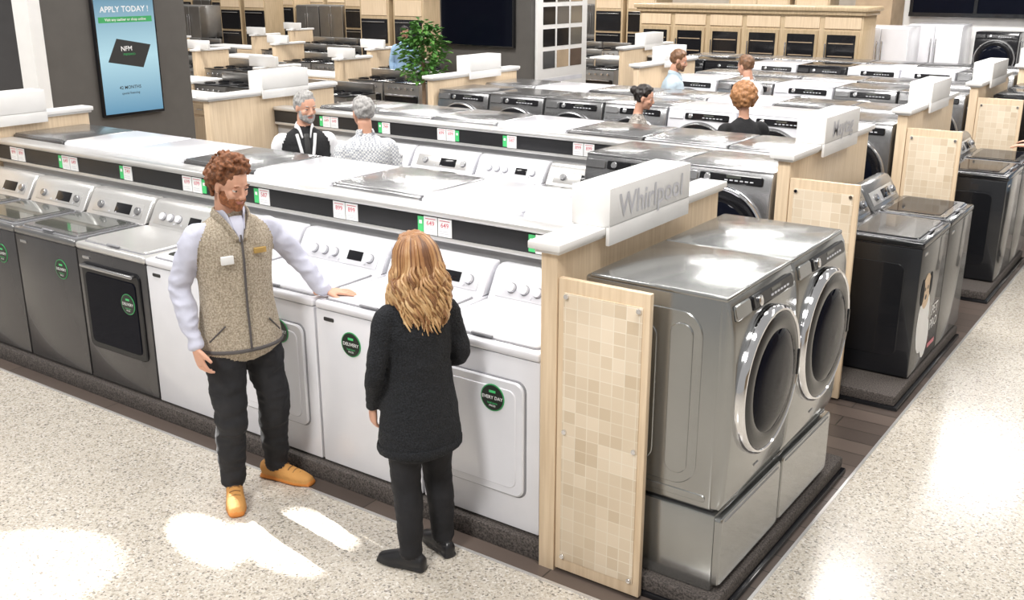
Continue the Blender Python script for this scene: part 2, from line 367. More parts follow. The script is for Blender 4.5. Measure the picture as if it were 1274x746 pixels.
def island(y0,xl,front,back,end,sign=(.33,1.12),tags=True,signtxt=None,brd=True,lsign=True):
    XP=-2.27
    b=MB(); b.box(xl+.085,XP-.005,y0+.02,y0+1.58,0,.10,'carpet',.01); put(b.mesh('pl'),'display_plinth')
    b=MB(); b.box(XP+.085,-1.42,y0+.055,y0+1.72,0.03,.10,'carpet',.012)
    b.box(XP+.085,-1.40,y0+.05,y0+1.73,0,.032,'black_gloss',.008); put(b.mesh('pl'),'display_plinth')
    partition(XP,y0,1.6,sign,signtxt)
    partition(xl,y0,1.6,(.6,1.2) if lsign else None,None)
    b=MB(); xa=xl+.09; xb=XP-.006
    b.box(xa,xb,y0+.80,y0+.87,.10,1.345,'panel_grey',.002)
    b.box(xa,xb,y0+.745,y0+.905,1.347,1.385,'rail_silver',.014,3)
    b.box(xa,xb,y0+.765,y0+.80,1.235,1.347,'black_strip',.002)
    b.box(xa,xb,y0+.758,y0+.80,1.212,1.236,'rail_silver',.006)
    put(b.mesh('r'),'divider_rail')
    if tags:
        x=-2.76; i=0
        while x>xl+.3:
            put(TAGS[i%5],'price_tag',(x-(.05 if i%5 in(1,2,4) else 0),y0+.7645,1.29)); x-=.69; i+=1
    x=XP-.03-.35
    for k in front:
        if x-.35<xl+.08: break
        if k: machine(k,x,y0+.05,.10,0)
        x-=.70
    x=XP-.03-.35
    for i in range(20):
        if x-.35<xl+.08: break
        machine(back[i%len(back)],x,y0+1.57,.10,180); x-=.70
    for k,yy,xx in end: machine(k,xx,y0+yy,.10,90)
    if brd: board(XP+.084,-1.755,y0+.005)
Y1,Y2,Y3,Y4,Y5=3.45,6.12,8.79,11.46,14.13
island(Y1,-7.98,['dryer_w','washer_w','dryer_w2','washer_w2','dryer_g','washer_g','washer_g','washer_g'],
       ['fl_white','fl_white','fl_silver','fl_white','fl_graph','fl_white','fl_white','fl_graph'],[('fl_slate',.452,-1.46),('fl_slate',1.142,-1.46)],signtxt='Whirlpool')
island(Y2,-7.75,['fl_silver','fl_graph','washer_g','washer_w','washer_w2','washer_w2','washer_g','washer_w2'],
       ['fl_silver','fl_silver','fl_graph','fl_white'],[('dryer_k',.72,-1.43),('washer_k',1.42,-1.43)],sign=(.45,1.15),signtxt='Maytag')
island(Y3,-7.3,['fl_graph','fl_white','fl_white','fl_silver','fl_graph','fl_graph','fl_graph'],
       ['fl_silver','fl_graph','fl_white'],[('washer_k',.72,-1.43),('washer_k',1.42,-1.43)],sign=(.5,1.15))
island(Y4,-6.2,['fl_graph','fl_graph','fl_white','fl_graph','fl_white'],['fl_silver','fl_graph'],[('fl_black',.72,-1.45),('fl_black',1.42,-1.45)])
island(Y5,-7.9,['fl_graph','fl_white','fl_white','fl_black','fl_white','fl_black','fl_black'],['fl_silver','fl_graph'],[('fl_black',.72,-1.45)])
# ------------------------------------------------------------------ room shell
def slab(name,x0,x1,y0,y1,z0,z1,mat): 
    b=MB(); b.box(x0,x1,y0,y1,z0,z1,mat); return put(b.mesh(name),name)
slab('floor',-36,9,-5,30,-.1,0,'terrazzo')
slab('floor_planks',-8.6,-1.37,3.37,16.6,0,.0035,'plank_floor')
slab('trim_1',-8.6,-1.355,3.355,3.37,0,.005,'rail_silver'); slab('trim_2',-1.37,-1.355,3.37,16.6,0,.005,'rail_silver')
slab('wall_back',-36,-5.7,28,28.2,0,4.6,'cream_wall'); slab('wall_left',-36.2,-36,-5,28,0,4.6,'brown_wall')
slab('wall_right',8.8,9,-5,20.2,0,3.8,'tan_wall')
slab('wall_right_back',-5.7,9,20.2,20.4,0,4.6,'white_paint')
slab('wall_pier',-10.25,-10,6.0,7.75,0,4.6,'taupe_wall'); slab('trim_3',-10.26,-9.98,5.86,5.99,0,4.6,'white_paint')
slab('wall_pier_back',-9.71,-8.11,12.02,13.5,0,4.6,'taupe_wall')
slab('wall_tan_column',-5.95,-5.3,19.3,20.1,0,4.6,'tan_wall')
b=MB(); b.box(-5.2,8,20.12,20.18,1.95,3.2,'dark_glass')
for i in range(12): b.box(-5.2+i*1.1,-5.14+i*1.1,20.08,20.2,1.9,3.2,'black_metal')
b.box(-5.2,8,20.06,20.2,1.88,1.95,'black_metal'); put(b.mesh('w'),'window_1')
b=MB(); b.box(-27,-20,27.9,27.995,1.9,3.2,'red_sign'); b.text('APPLIANCES',.8,'paper',-23.5,27.89,2.5); put(b.mesh('x'),'red_banner')
# ------------------------------------------------------------------ screens / posters
b=MB(); b.box(-.385,.385,-.05,0,0,1.44,'black_gloss',.006); b.add([(-.365,-.052,.03),(.365,-.052,.03),(.365,-.052,1.41),(-.365,-.052,1.41)],[(0,1,2,3)],'screen_blue')
b.text('APPLY TODAY !',.085,'paper',0,-.0535,1.12); b.box(-.33,.33,-.0535,-.052,.985,1.045,'badge_green'); b.text('Visit any cashier or shop online',.040,'paper',0,-.055,1.015)
b.add([(-.27,-.056,.58),(.16,-.056,.50),(.28,-.056,.74),(-.14,-.056,.82)],[(0,1,2,3)],'ink_black'); b.text('NFM',.07,'paper',-.03,-.0575,.71); b.text('PREFERRED',.03,'badge_green',-.0,-.0575,.65)
b.text('42 MONTHS',.05,'ink_black',-.03,-.0535,.30); b.text('special financing',.035,'ink_black',-.03,-.0535,.24)
put(b.mesh('tv'),'digital_signage_screen',(-9.995,6.93,1.13),90)
b=MB(); b.box(-.64,.64,-.06,0,0,.76,'black_gloss',.008); b.add([(-.62,-.062,.02),(.62,-.062,.02),(.62,-.062,.74),(-.62,-.062,.74)],[(0,1,2,3)],'dark_glass'); put(b.mesh('tv'),'television',(-9.0,12.01,1.63))
b=MB(); b.box(0,.04,0,1.32,0,1.7,'white_paint',.004)
for r in range(4):
    for c in range(3):
        b.box(.041,.045,.14+c*.36,.45+c*.36,.34+r*.30,.58+r*.30,random.choice(['black_gloss','tan_wall','graphite_lt','brown_wall','slate']))
b.box(.04,.042,.14,1.2,.14,.2,'ink_grey'); put(b.mesh('po'),'photo_poster_board',(-8.10,12.1,1.0))
# ------------------------------------------------------------------ kitchen department
def range_mesh():
    b=MB(); b.box(-.38,.38,.02,.66,.03,.90,'stainless',.006); b.rrect(0,.47,.70,.50,.02,.02,.03,'black_gloss'); b.box(-.31,.31,-.05,-.03,.70,.72,'silver',.005)
    for sx in(-.28,.28): b.box(sx-.01,sx+.01,-.035,-.01,.702,.718,'silver')
    b.rrect(0,.13,.72,.15,.01,.02,.02,'stainless'); b.box(-.38,.38,.0,.66,.90,.915,'black_gloss',.004)
    for i in range(5): b.cyl((-.26+i*.13,.0,.82),(0,-1,0),.022,.03,'silver',16)
    for x in(-.18,.18):
        for y in(.18,.46): b.lathe([(.09,.0),(.09,.02),(.075,.02),(.075,.0)],(x,y,.914),(0,0,1),'black_metal',20)
    b.box(-.38,.38,.60,.66,.915,1.05,'stainless',.006); return b.mesh('range')
def counter_mesh(w):
    b=MB(); b.box(-w/2,w/2,.02,.66,.08,.90,'wood',.004); b.box(-w/2+.03,w/2-.03,.06,.62,0,.08,'black_metal')
    b.box(-w/2-.02,w/2+.02,0,.68,.90,.94,'white_paint',.004)
    n=int(w/.45)
    for i in range(n):
        x=-w/2+(i+.5)*w/n; b.rrect(x,.40,w/n-.03,.56,.006,.02,.018,'wood'); b.rrect(x,.79,w/n-.03,.15,.006,.02,.018,'wood'); b.box(x-.06,x+.06,-.02,-.01,.785,.795,'silver')
    return b.mesh('counter')
def tall_oven():
    b=MB(); b.box(-.42,.42,.02,.66,0,2.15,'cab_wood',.004); b.rrect(0,1.45,.74,.50,.01,.02,.03,'black_gloss'); b.rrect(0,.85,.74,.60,.01,.02,.03,'black_gloss')
    b.box(-.33,.33,-.045,-.025,1.63,1.65,'silver',.004); b.box(-.33,.33,-.045,-.025,1.08,1.10,'silver',.004); b.rrect(0,1.93,.74,.32,.006,.02,.018,'wood'); b.rrect(0,.27,.74,.42,.006,.02,.018,'wood')
    b.box(-.46,.46,-.02,.68,2.15,2.22,'cab_wood',.01); return b.mesh('oven')
def fridge(mat):
    b=MB(); b.box(-.45,.45,.05,.75,.03,1.78,mat,.01); b.rrect(-.226,1.22,.445,1.08,.012,.05,.05,mat); b.rrect(.226,1.22,.445,1.08,.012,.05,.05,mat); b.rrect(0,.35,.895,.60,.012,.05,.05,mat)
    for x in(-.04,.04): b.box(x-.01,x+.01,-.05,-.03,.85,1.55,'silver',.005); b.box(x-.008,x+.008,-.04,.0,.87,.89,'silver'); b.box(x-.008,x+.008,-.04,.0,1.51,1.53,'silver')
    b.box(-.35,.35,-.05,-.03,.58,.60,'silver',.005); b.box(-.4,.4,.1,.7,0,.04,'black_metal'); return b.mesh('fridge')
RG=range_mesh(); C1=counter_mesh(1.8); TO=tall_oven(); FS=fridge('stainless'); FW=fridge('white_enamel'); FK=fridge('black_metal')
def krow(y,xs,x0):
    x=x0
    for k in xs:
        if k=='r': put(RG,'kitchen_range',(x-.39,y,0)); x-=.80
        elif k=='c': put(C1,'display_counter',(x-.93,y,0)); x-=1.90
        elif k=='o': put(TO,'wall_oven_cabinet',(x-.47,y,0)); x-=.96
        elif k=='f': put(FS,'refrigerator',(x-.46,y,0)); x-=.94
        elif k=='w': put(FW,'refrigerator',(x-.46,y,0)); x-=.94
        elif k=='k': put(FK,'refrigerator',(x-.46,y,0)); x-=.94
        elif k=='p':
            b=MB(); b.box(-.05,.05,0,.8,0,1.22,'wood',.003); b.box(-.08,.08,-.03,.83,1.22,1.26,'white_paint',.006); b.box(-.30,.30,.1,.16,1.261,1.42,'white_paint',.004); put(b.mesh('p'),'wood_partition',(x-.12,y-.1,0)); x-=.24
        elif k=='_': x-=.9
krow(10.9,'rrprrcprrr',-10.6); krow(12.9,'rrpcrrprrpcrrp',-10.9); krow(15.0,'crrprrrpcrrprrcp',-10.2)
krow(17.0,'rrpcroorrrrpcrrc',-9.6); krow(19.2,'crrproocrrrproorffc',-9.6); krow(21.6,'rrcrrprrcrrooffoorrrcrrff',-8.6); krow(24.2,'oorrfoorrffoocrroofrofofoo',-8.0)
krow(26.8,'kffookkooffkkoofffkkooff',-7.0)
put(C1,'display_counter',(-12.2,9.4,0)); put(RG,'kitchen_range',(-13.6,9.4,0)); put(RG,'kitchen_range',(-14.5,9.4,0))
b=MB(); b.box(-1.0,1.0,.02,.7,0,2.6,'brown_wall',.004); b.rrect(-.42,1.45,.72,1.9,.01,.02,.04,'graphite'); b.rrect(.50,.75,.80,.70,.01,.02,.04,'black_gloss'); b.box(.15,.85,-.05,-.03,1.0,1.02,'silver',.004); b.rrect(.5,1.8,.8,1.2,.01,.02,.03,'graphite')
b.box(-.10,-.08,-.06,-.03,.9,2.1,'silver',.004); b.box(.17,.19,-.06,-.02,1.3,2.2,'silver',.004); b.rrect(.5,.3,.9,.2,.01,.02,.05,'cream_wall'); put(b.mesh('bf'),'built_in_refrigerator',(-12.2,7.2,0),38)
b=MB(); w=3.95; b.box(0,w,.02,.7,0,2.05,'cab_wood',.004); b.box(-.08,w+.08,-.08,.78,2.05,2.12,'cab_wood',.015); b.box(-.04,w+.04,-.04,.74,1.99,2.05,'cab_wood',.01)
for i in range(6):
    x=.33+i*.66; b.rrect(x,1.25,.56,1.0,.01,.02,.03,'cab_wood'); b.rrect(x,1.25,.46,.88,.01,-.01,.006,'black_gloss'); b.box(x-.25,x-.235,-.05,-.03,.95,1.55,'silver')
    for k in range(4): b.box(x-.2,x+.2,-.018,-.0165,.95+k*.2,.965+k*.2,'tan_wall')
    b.rrect(x,1.87,.58,.18,.006,.02,.02,'wood')
put(b.mesh('wc'),'wine_cooler_cabinet',(-8.95,16.7,0))
put(FW,'refrigerator',(-4.5,19.2,0)); put(FW,'refrigerator',(-5.05,17.9,0)); 
b=MB(); b.box(-.42,.42,0,.8,0,.38,'white_paint',.01); put(b.mesh('ri'),'riser_platform',(-3.45,18.9,0)); put(ME['fl_black'],'front_load_washer',(-3.45,18.98,.382),0)
put(ME['fl_white'],'front_load_washer',(-2.5,18.96,0),0)
# ------------------------------------------------------------------ plant
b=MB(); b.lathe([(.001,0),(.20,0),(.26,.45),(.24,.45),(.22,.40),(.001,.40)],(0,0,0),(0,0,1),'pot',28)
b.lathe([(.03,.38),(.022,1.5),(.01,1.8)],(0,0,0),(0,0,1),'trunk',10)
for i in range(700):
    a=random.uniform(0,6.283); el=random.uniform(-1.2,1.5); rr=random.uniform(.10,.34)
    p=Vector((rr*math.cos(a)*math.cos(el),rr*math.sin(a)*math.cos(el),1.50+rr*1.35*math.sin(el)))
    d=Vector((math.cos(a),math.sin(a),random.uniform(-.7,.6))).normalized(); sd=d.cross(Vector((0,0,1))).normalized(); L=random.uniform(.08,.13); n=sd.cross(d)
    b.add([p,p+d*L*.5+sd*L*.28+n*.015,p+d*L,p+d*L*.5-sd*L*.28+n*.015,p+d*L*.5-n*.01],[(0,4,1),(1,4,2),(2,4,3),(3,4,0)],random.choice(['leaf','leaf2']))
put(b.mesh('pl'),'potted_ficus',(-9.45,11.3,0),0,1.03)
# ------------------------------------------------------------------ people
def loft(pts,rad,ref=(1,0,0),sub=4,n=16,minz=None):
    pts=[Vector(p) for p in pts]; rad=[(r,r) if not isinstance(r,tuple) else r for r in rad]
    P=[];Q=[]
    N=len(pts)
    for i in range(N-1):
        p0=pts[max(i-1,0)];p1=pts[i];p2=pts[i+1];p3=pts[min(i+2,N-1)]
        q=[rad[max(i-1,0)],rad[i],rad[i+1],rad[min(i+2,N-1)]]
        for k in range(sub):
            t=k/sub
            cr=lambda a,b_,c,d: .5*((2*b_)+(-a+c)*t+(2*a-5*b_+4*c-d)*t*t+(-a+3*b_-3*c+d)*t**3)
            P.append(cr(p0,p1,p2,p3)); Q.append((cr(q[0][0],q[1][0],q[2][0],q[3][0]),cr(q[0][1],q[1][1],q[2][1],q[3][1])))
    P.append(pts[-1]); Q.append(rad[-1]); K=len(P); vs=[];fs=[]; ref=Vector(ref)
    T=[(P[min(i+1,K-1)]-P[max(i-1,0)]).normalized() for i in range(K)]
    def frame(t):
        u=(ref-t*ref.dot(t)); u=u.normalized() if u.length>1e-4 else t.orthogonal().normalized(); return u,t.cross(u)
    r0=min(Q[0]); r1=min(Q[-1])
    seq=[(P[0]-T[0]*r0*.45,T[0],(Q[0][0]*.55,Q[0][1]*.55)),(P[0]-T[0]*r0*.25,T[0],(Q[0][0]*.86,Q[0][1]*.86))]+list(zip(P,T,Q))+[(P[-1]+T[-1]*r1*.25,T[-1],(Q[-1][0]*.86,Q[-1][1]*.86)),(P[-1]+T[-1]*r1*.45,T[-1],(Q[-1][0]*.55,Q[-1][1]*.55))]
    for p,t,q in seq:
        u,v=frame(t)
        for j in range(n):
            a=2*math.pi*j/n; vs.append(p+u*q[0]*math.cos(a)+v*q[1]*math.sin(a))
    k=len(seq)
    for i in range(k-1):
        for j in range(n):
            j2=(j+1)%n; fs.append((i*n+j,i*n+j2,(i+1)*n+j2,(i+1)*n+j))
    vs.append(P[0]-T[0]*r0*.5); vs.append(P[-1]+T[-1]*r1*.5); a=k*n
    for j in range(n):
        j2=(j+1)%n; fs.append((a,j2,j)); fs.append((a+1,(k-1)*n+j,(k-1)*n+j2))
    if minz is not None:
        for v in vs: v.z=max(v.z,minz)
    return vs,fs
def ell(c,r,M=None,seg=14,rings=9):
    if not isinstance(r,tuple): r=(r,r,r)
    c=Vector(c); vs=[];fs=[]
    for i in range(1,rings):
        a=math.pi*i/rings
        for j in range(seg):
            b_=2*math.pi*j/seg; vs.append(Vector((c.x+r[0]*math.sin(a)*math.cos(b_),c.y+r[1]*math.sin(a)*math.sin(b_),c.z+r[2]*math.cos(a))))
    vs.append(Vector((c.x,c.y,c.z+r[2]))); vs.append(Vector((c.x,c.y,c.z-r[2]))); t=len(vs)-2
    for i in range(rings-2):
        for j in range(seg):
            k=(j+1)%seg; fs.append((i*seg+j,(i+1)*seg+j,(i+1)*seg+k,i*seg+k))
    for j in range(seg):
        k=(j+1)%seg; fs.append((t,j,k)); fs.append((t+1,(rings-2)*seg+k,(rings-2)*seg+j))
    if M is not None: vs=[M@v for v in vs]
    return vs,fs
def remesh(mb,parts,vox,smooth=3,wrinkle=0,wl=()):
    vs=[];fs=[]
    for (v,f),l in parts:
        o=len(vs); vs+=[tuple(x) for x in v]; fs+=[tuple(i+o for i in q) for q in f]
    me=bpy.data.meshes.new('tmp'); me.from_pydata(vs,[],fs); me.update(); o=bpy.data.objects.new('tmp',me); sc.collection.objects.link(o)
    m=o.modifiers.new('r','REMESH'); m.mode='VOXEL'; m.voxel_size=vox; m.adaptivity=0
    if smooth: s=o.modifiers.new('s','SMOOTH'); s.factor=.5; s.iterations=smooth
    dg=bpy.context.evaluated_depsgraph_get(); ev=bpy.data.meshes.new_from_object(o.evaluated_get(dg))
    bpy.data.objects.remove(o); bpy.data.meshes.remove(me)
    T=[(BVHTree.FromPolygons([tuple(x) for x in v],f),l) for (v,f),l in parts]
    BB=[]
    for (v,f),l in parts:
        BB.append((min(x[0] for x in v)-.03,max(x[0] for x in v)+.03,min(x[1] for x in v)-.03,max(x[1] for x in v)+.03,min(x[2] for x in v)-.03,max(x[2] for x in v)+.03))
    off=len(mb.v); lab=[]
    for p in ev.polygons:
        c=p.center; best=1e9; bl=parts[0][1]
        for (t,l),q in zip(T,BB):
            if q[0]<c.x<q[1] and q[2]<c.y<q[3] and q[4]<c.z<q[5]:
                r=t.find_nearest(c,best)
                if r[0] is not None and r[3]<best: best=r[3]; bl=l
        lab.append(bl)
    co=[v.co.copy() for v in ev.vertices]
    if wrinkle:
        w=[0]*len(co)
        for p,l in zip(ev.polygons,lab):
            if l in wl:
                for i in p.vertices: w[i]=1
        for i,v in enumerate(ev.vertices):
            if w[i]:
                c=v.co; a=noise.noise(Vector((c.x*7,c.y*7,c.z*11)))+.6*(1-2*abs(noise.noise(Vector((c.x*13,c.y*13,c.z*20+7)))))-.3
                co[i]=c+v.normal*a*wrinkle
    mb.v+=[tuple(mb.M@c) for c in co]
    for p,l in zip(ev.polygons,lab): mb.f.append(tuple(i+off for i in p.vertices)); mb.m.append(mb.mi(l))
    bpy.data.meshes.remove(ev)
def hand(mb,W,d,n,s,curl=15,skin='skin',vox=.0035,L=1.0,tc=0):
    W=Vector(W); d=Vector(d).normalized(); n=Vector(n); n=(n-d*n.dot(d)).normalized(); s=Vector(s); s=(s-d*s.dot(d)-n*s.dot(n)).normalized()
    parts=[(loft([W-d*.05,W,W+d*.035*L,W+d*.065*L,W+d*.09*L],[(.021,.026),(.020,.027),(.018,.036),(.016,.041),(.012,.040)],n),skin)]
    for k,(o,ln) in enumerate(((.031,.072),(.0105,.080),(-.0105,.074),(-.030,.058))):
        p=W+d*.084*L+s*o; dd=(d+s*o*3.5).normalized(); pts=[p-dd*.02,p]
        ang=0
        for j,fr in enumerate((.45,.30,.25)):
            ang+=R(curl*(1+.25*k)*(1.0 if j else .6)); dr=(dd*math.cos(ang)+n*math.sin(ang)); p=p+dr*ln*fr*L; pts.append(p.copy())
        parts.append((loft(pts,[.0088,.0092,.0086,.0078,.0066],n,3,10),skin))
    p=W+d*.025*L+s*.022; dr=(s*.75+d*.65+n*.15).normalized(); pts=[p-dr*.01,p+dr*.02]; p=pts[-1].copy()
    dr2=(s*.35+d*.9+n*(.15+tc)).normalized(); pts.append(p+dr*.012+dr2*.022); pts.append(p+dr*.012+dr2*.052)
    parts.append((loft(pts,[.013,.0125,.0105,.008],n,3,10),skin))
    remesh(mb,parts,vox,2)
HS=.955
def person(name,loc,az,H,m,arms,legs,head=(0,0),hair='short',hairmat='hair_grey',female=False,hem=.84,vox=.011,beard=None,lower='trouser',extra=None,detail=False,handc=15,collar=None,long_h=None,hoff=(0,0),legk=1.1):
    mb=MB(); top=m['top']; slv=m.get('sleeve',top); skin=m.get('skin','skin'); shoe=m.get('shoe','leather_black'); sole=m.get('sole','leather_black')
    S=H/1.8
    if female: TR=[(hem,.172,.222),(hem+.10,.165,.214),(.93,.152,.198),(1.08,.135,.176),(1.22,.132,.172),(1.33,.124,.172),(1.41,.097,.160),(1.46,.07,.125),(1.495,.052,.065)]
    else: TR=[(hem,.150,.214),(hem+.03,.150,.213),(.95,.142,.202),(1.07,.132,.184),(1.2,.133,.184),(1.32,.135,.197),(1.40,.120,.202),(1.445,.098,.178),(1.485,.072,.11),(1.51,.060,.072)]
    parts=[(loft([(0,0,z) for z,_,_ in TR],[(a,c) for _,a,c in TR],(1,0,0),4,28),top)]
    parts.append((loft([(0,0,z) for z in(.84,.92,1.0)],[(.112,.15),(.115,.155),(.10,.14)],(1,0,0),3,24),lower))
    for i,(hip,knee,ank,fa) in enumerate(legs):
        hip,knee,ank=Vector(hip),Vector(knee),Vector(ank)
        calf=knee.lerp(ank,.35)+Vector((-.015,0,0))
        k=legk
        parts.append((loft([hip,hip.lerp(knee,.4),knee,calf,ank.lerp(calf,.25),ank+Vector((0,0,.0))],[.094,.088*k,.069*k,.067*k,.056*k,.055*k],(1,0,0),4,18),lower))
        parts.append((loft([ank+Vector((0,0,.06)),Vector((ank.x,ank.y,.05))],[.036,.038],(1,0,0),2,12),m.get('sock','trouser')))
        f=Vector((math.cos(R(fa)),math.sin(R(fa)),0)); h=Vector((ank.x,ank.y,0)); q=1.12 if not female else 1.0
        hh=.058 if not female else .040
        parts.append((loft([h-f*.070*q+Vector((0,0,.05)),h-f*.02+Vector((0,0,hh+.008)),h+f*.06*q+Vector((0,0,.048)),h+f*.13*q+Vector((0,0,.036)),h+f*.185*q+Vector((0,0,.030))],[(.042,.034),(hh,.041),(.044,.045),(.034,.050),(.020,.034)],(0,0,1),4,16,.014),shoe))
        parts.append((loft([h-f*.078*q+Vector((0,0,.012)),h+f*.02*q+Vector((0,0,.012)),h+f*.12*q+Vector((0,0,.012)),h+f*.195*q+Vector((0,0,.012))],[(.018,.040),(.017,.043),(.018,.055),(.017,.038)],(0,0,1),4,16,.0),sole))
        if detail and not female:
            side=Vector((-f.y,f.x,0))
            for j in range(4):
                c=h+f*(.055+j*.026)*q+Vector((0,0,.097-j*.010))
                mb.add(*loft([c-side*.026-Vector((0,0,.008)),c,c+side*.026-Vector((0,0,.008))],[.0035]*3,(0,0,1),2,6),'lace')
    for i,A in enumerate(arms):
        sgn=1 if i==0 else -1; sh,el_,wr=Vector(A[0]),Vector(A[1]),Vector(A[2]); k=1.0 if not female else .95
        parts.append((loft([sh+Vector((0,-sgn*.06,.0)),sh+Vector((0,0,-.012)),sh.lerp(el_,.4),el_,el_.lerp(wr,.4),el_.lerp(wr,.97)],[.050*k,.060*k,.058*k,.052*k,.049*k,.038*k],(1,0,0),4,18),slv))
        if detail and not female:
            p=el_.lerp(wr,.90); parts.append((loft([p,el_.lerp(wr,1.0)],[.042,.041],(1,0,0),2,18),slv))
    if extra: parts+=extra
    Hm=Matrix.Translation((hoff[0],hoff[1],1.518))@Matrix.Rotation(R(head[0]),4,'Z')@Matrix.Rotation(R(head[1]),4,'Y')@Matrix.Translation((.022,0,.155))@Matrix.Scale(HS,4)
    nb=Hm@Vector((-.02,0,-.07))
    parts.append((loft([(-.005,0,1.45),(hoff[0]*.6,hoff[1]*.6,1.52),nb],[.060,.053,.054] if not female else [.05,.045,.046],(1,0,0),4,18),skin))
    remesh(mb,parts,vox,3,.012 if detail and not female else .005,(slv,lower) if detail else (top,slv,lower))
    hp=[]
    def E(c,r,l=skin): hp.append((ell(c,r,Hm),l))
    E((-.008,0,.025),(.098,.076,.090)); E((.03,0,-.03),(.060,.060,.082)); E((.040,0,-.073),(.044,.044,.034)); E((.070,0,-.092),(.018,.02,.017))
    E((.078,0,.022),(.013,.046,.009)); E((.055,.036,-.028),(.030,.022,.024)); E((.055,-.036,-.028),(.030,.022,.024))
    E((-.004,.077,-.012),(.017,.008,.030)); E((-.004,-.077,-.012),(.017,.008,.030))
    v,f=loft([(.082,0,.018),(.096,0,-.010),(.107,0,-.030)],[.008,.0095,.011],(0,1,0),3,10); hp.append((([Hm@x for x in v],f),skin)); E((.098,0,-.036),(.013,.017,.009))
    E((.085,0,-.058),(.0125,.022,.0055),'lip'); E((.083,0,-.067),(.012,.020,.006),'lip')
    hp.append((loft([(hoff[0]*.5,hoff[1]*.5,1.50),nb,Hm@Vector((-.01,0,-.03))],[.050 if not female else .043]*2+[.05],(1,0,0),3,14),skin))
    if beard:
        E((.045,0,-.085),(.050,.052,.032),beard); E((.07,0,-.098),(.026,.028,.024),beard); E((.02,.048,-.055),(.032,.018,.046),beard); E((.02,-.048,-.055),(.032,.018,.046),beard)
        E((.062,.034,-.062),(.022,.016,.024),beard); E((.062,-.034,-.062),(.022,.016,.024),beard)
        E((.088,0,-.050),(.011,.030,.005),beard)
    remesh(mb,hp,.0042 if detail else .006,2)
    for sy in(-1,1):
        for c,r,l in (((.0715,sy*.031,-.001),.0120,'eye_white'),((.0800,sy*.031,-.002),(.0050,.0062,.0062),'iris'),((.077,sy*.031,.007),(.010,.017,.0060),skin),((.076,sy*.031,-.010),(.009,.015,.0035),skin),((.084,sy*.032,.023),(.006,.018,.0035),hairmat)):
            v,f=ell(c,r,Hm); mb.add(v,f,l)
    def cluster(n,r,th,cond,lift=1.0):
        q=[]; got=0
        q.append((ell((-.016,0,.034),(.097,.080,.092),Hm,18,12),hairmat))
        while got<n:
            d=Vector((random.gauss(0,1),random.gauss(0,1),random.gauss(0,1))).normalized()
            if not cond(d): continue
            k=1+random.uniform(-.04,th); p=Vector((-.010+.098*d.x*k,.079*d.y*k,.030+.092*d.z*k*lift)); q.append((ell(p,r*random.uniform(.75,1.25),Hm,8,6),hairmat)); got+=1
        remesh(mb,q,.005 if detail else .008,1)
    cs=lambda d:(d.z>.62 and d.x<.80) or (d.x<.25 and d.z>.1) or (d.x<-.15 and d.z>-.75)
    if hair=='short': cluster(220,.013,.04,cs)
    elif hair=='curly': cluster(640,.0115,.36,cs,1.04)
    elif hair=='bigcurly': cluster(520,.02,.38,lambda d:(d.z>.55 and d.x<.85) or (d.x<.35 and d.z>-.75))
    elif hair=='bun':
        cluster(200,.013,.05,cs); v,f=ell((-.115,0,.05),(.045,.042,.045),Hm); mb.add(v,f,hairmat)
    elif hair=='long':
        cluster(200,.013,.10,cs)
        cols=long_h or [hairmat]
        for i in range(640):
            ph=R(random.choice([1,-1])*random.uniform(62,180)); r0=random.uniform(.80,1.15)
            cx,cy=math.cos(ph),math.sin(ph); wv=5*ph+random.uniform(-.8,.8); L=random.uniform(.20,.35)*(1 if abs(ph)>1.6 else .8)
            pts=[Hm@Vector((-.005+random.uniform(-.04,.04),.012*cy,.118)),Hm@Vector((-.01+.068*cx,.056*cy,.106)),Hm@Vector((-.012+.104*cx*r0,.092*cy*r0,.045)),Hm@Vector((-.015+.112*cx*r0,.108*cy*r0,-.03))]
            base=pts[-1].copy(); out=(Hm.to_3x3()@Vector((cx,cy,0))); out.z=0
            for j in range(1,8):
                t=j/7; p=base+Vector((0,0,-L*t))+out*(.016*math.sin(t*12+wv)*min(1,t*3)+.044*math.sin(t*2.4)*.9-.02*t*(r0-.6))+Vector((-.02*t,0,0))
                p+=out.cross(Vector((0,0,1)))*.020*math.cos(t*12+wv)*min(1,t*3)
                pts.append(p)
            v,f=loft(pts,[.006,.007,.0075,.0075]+[.007,.007,.007,.0065,.006,.005,.002],(1,0,0),2,6); mb.add(v,f,random.choice(cols))
    for i,A in enumerate(arms):
        if len(A)>3:
            d,n,s=A[3]; hand(mb,A[2],d,n,s,A[4] if len(A)>4 else handc,skin,.0036 if detail else .005,1.0 if not female else .92,.2)
    if collar:
        for sy in(-1,1):
            v,f=loft([(-.05,sy*.045,1.535),(.01,sy*.066,1.525),(.06,sy*.045,1.495),(.10,sy*.03,1.44)],[(.006,.022),(.006,.024),(.006,.026),(.005,.014)],(0,sy,.3),4,12); mb.add(v,f,collar)
    if m.get('acc'): m['acc'](mb)
    me=mb.mesh(name,60); return put(me,name,loc,az,S)
def std_legs(sp=.10): return [((0,.088,.92),(.02,sp,.50),(-.01,sp,.10),12),((0,-.088,.92),(.02,-sp,.50),(-.01,-sp,.10),-12)]
def arm_down(s): return ((0,s*.185,1.42),(-.03,s*.245,1.15),(.04,s*.24,.89),((.15,0,-1),(0,-s,0),(1,0,0)),18)
def arm_fwd(s,up=0): return ((0,s*.185,1.42),(.03,s*.23,1.17),(.25,s*.17,1.10+up),((1,-s*.25,-.05),(0,0,-1),(0,-s,0)),12)
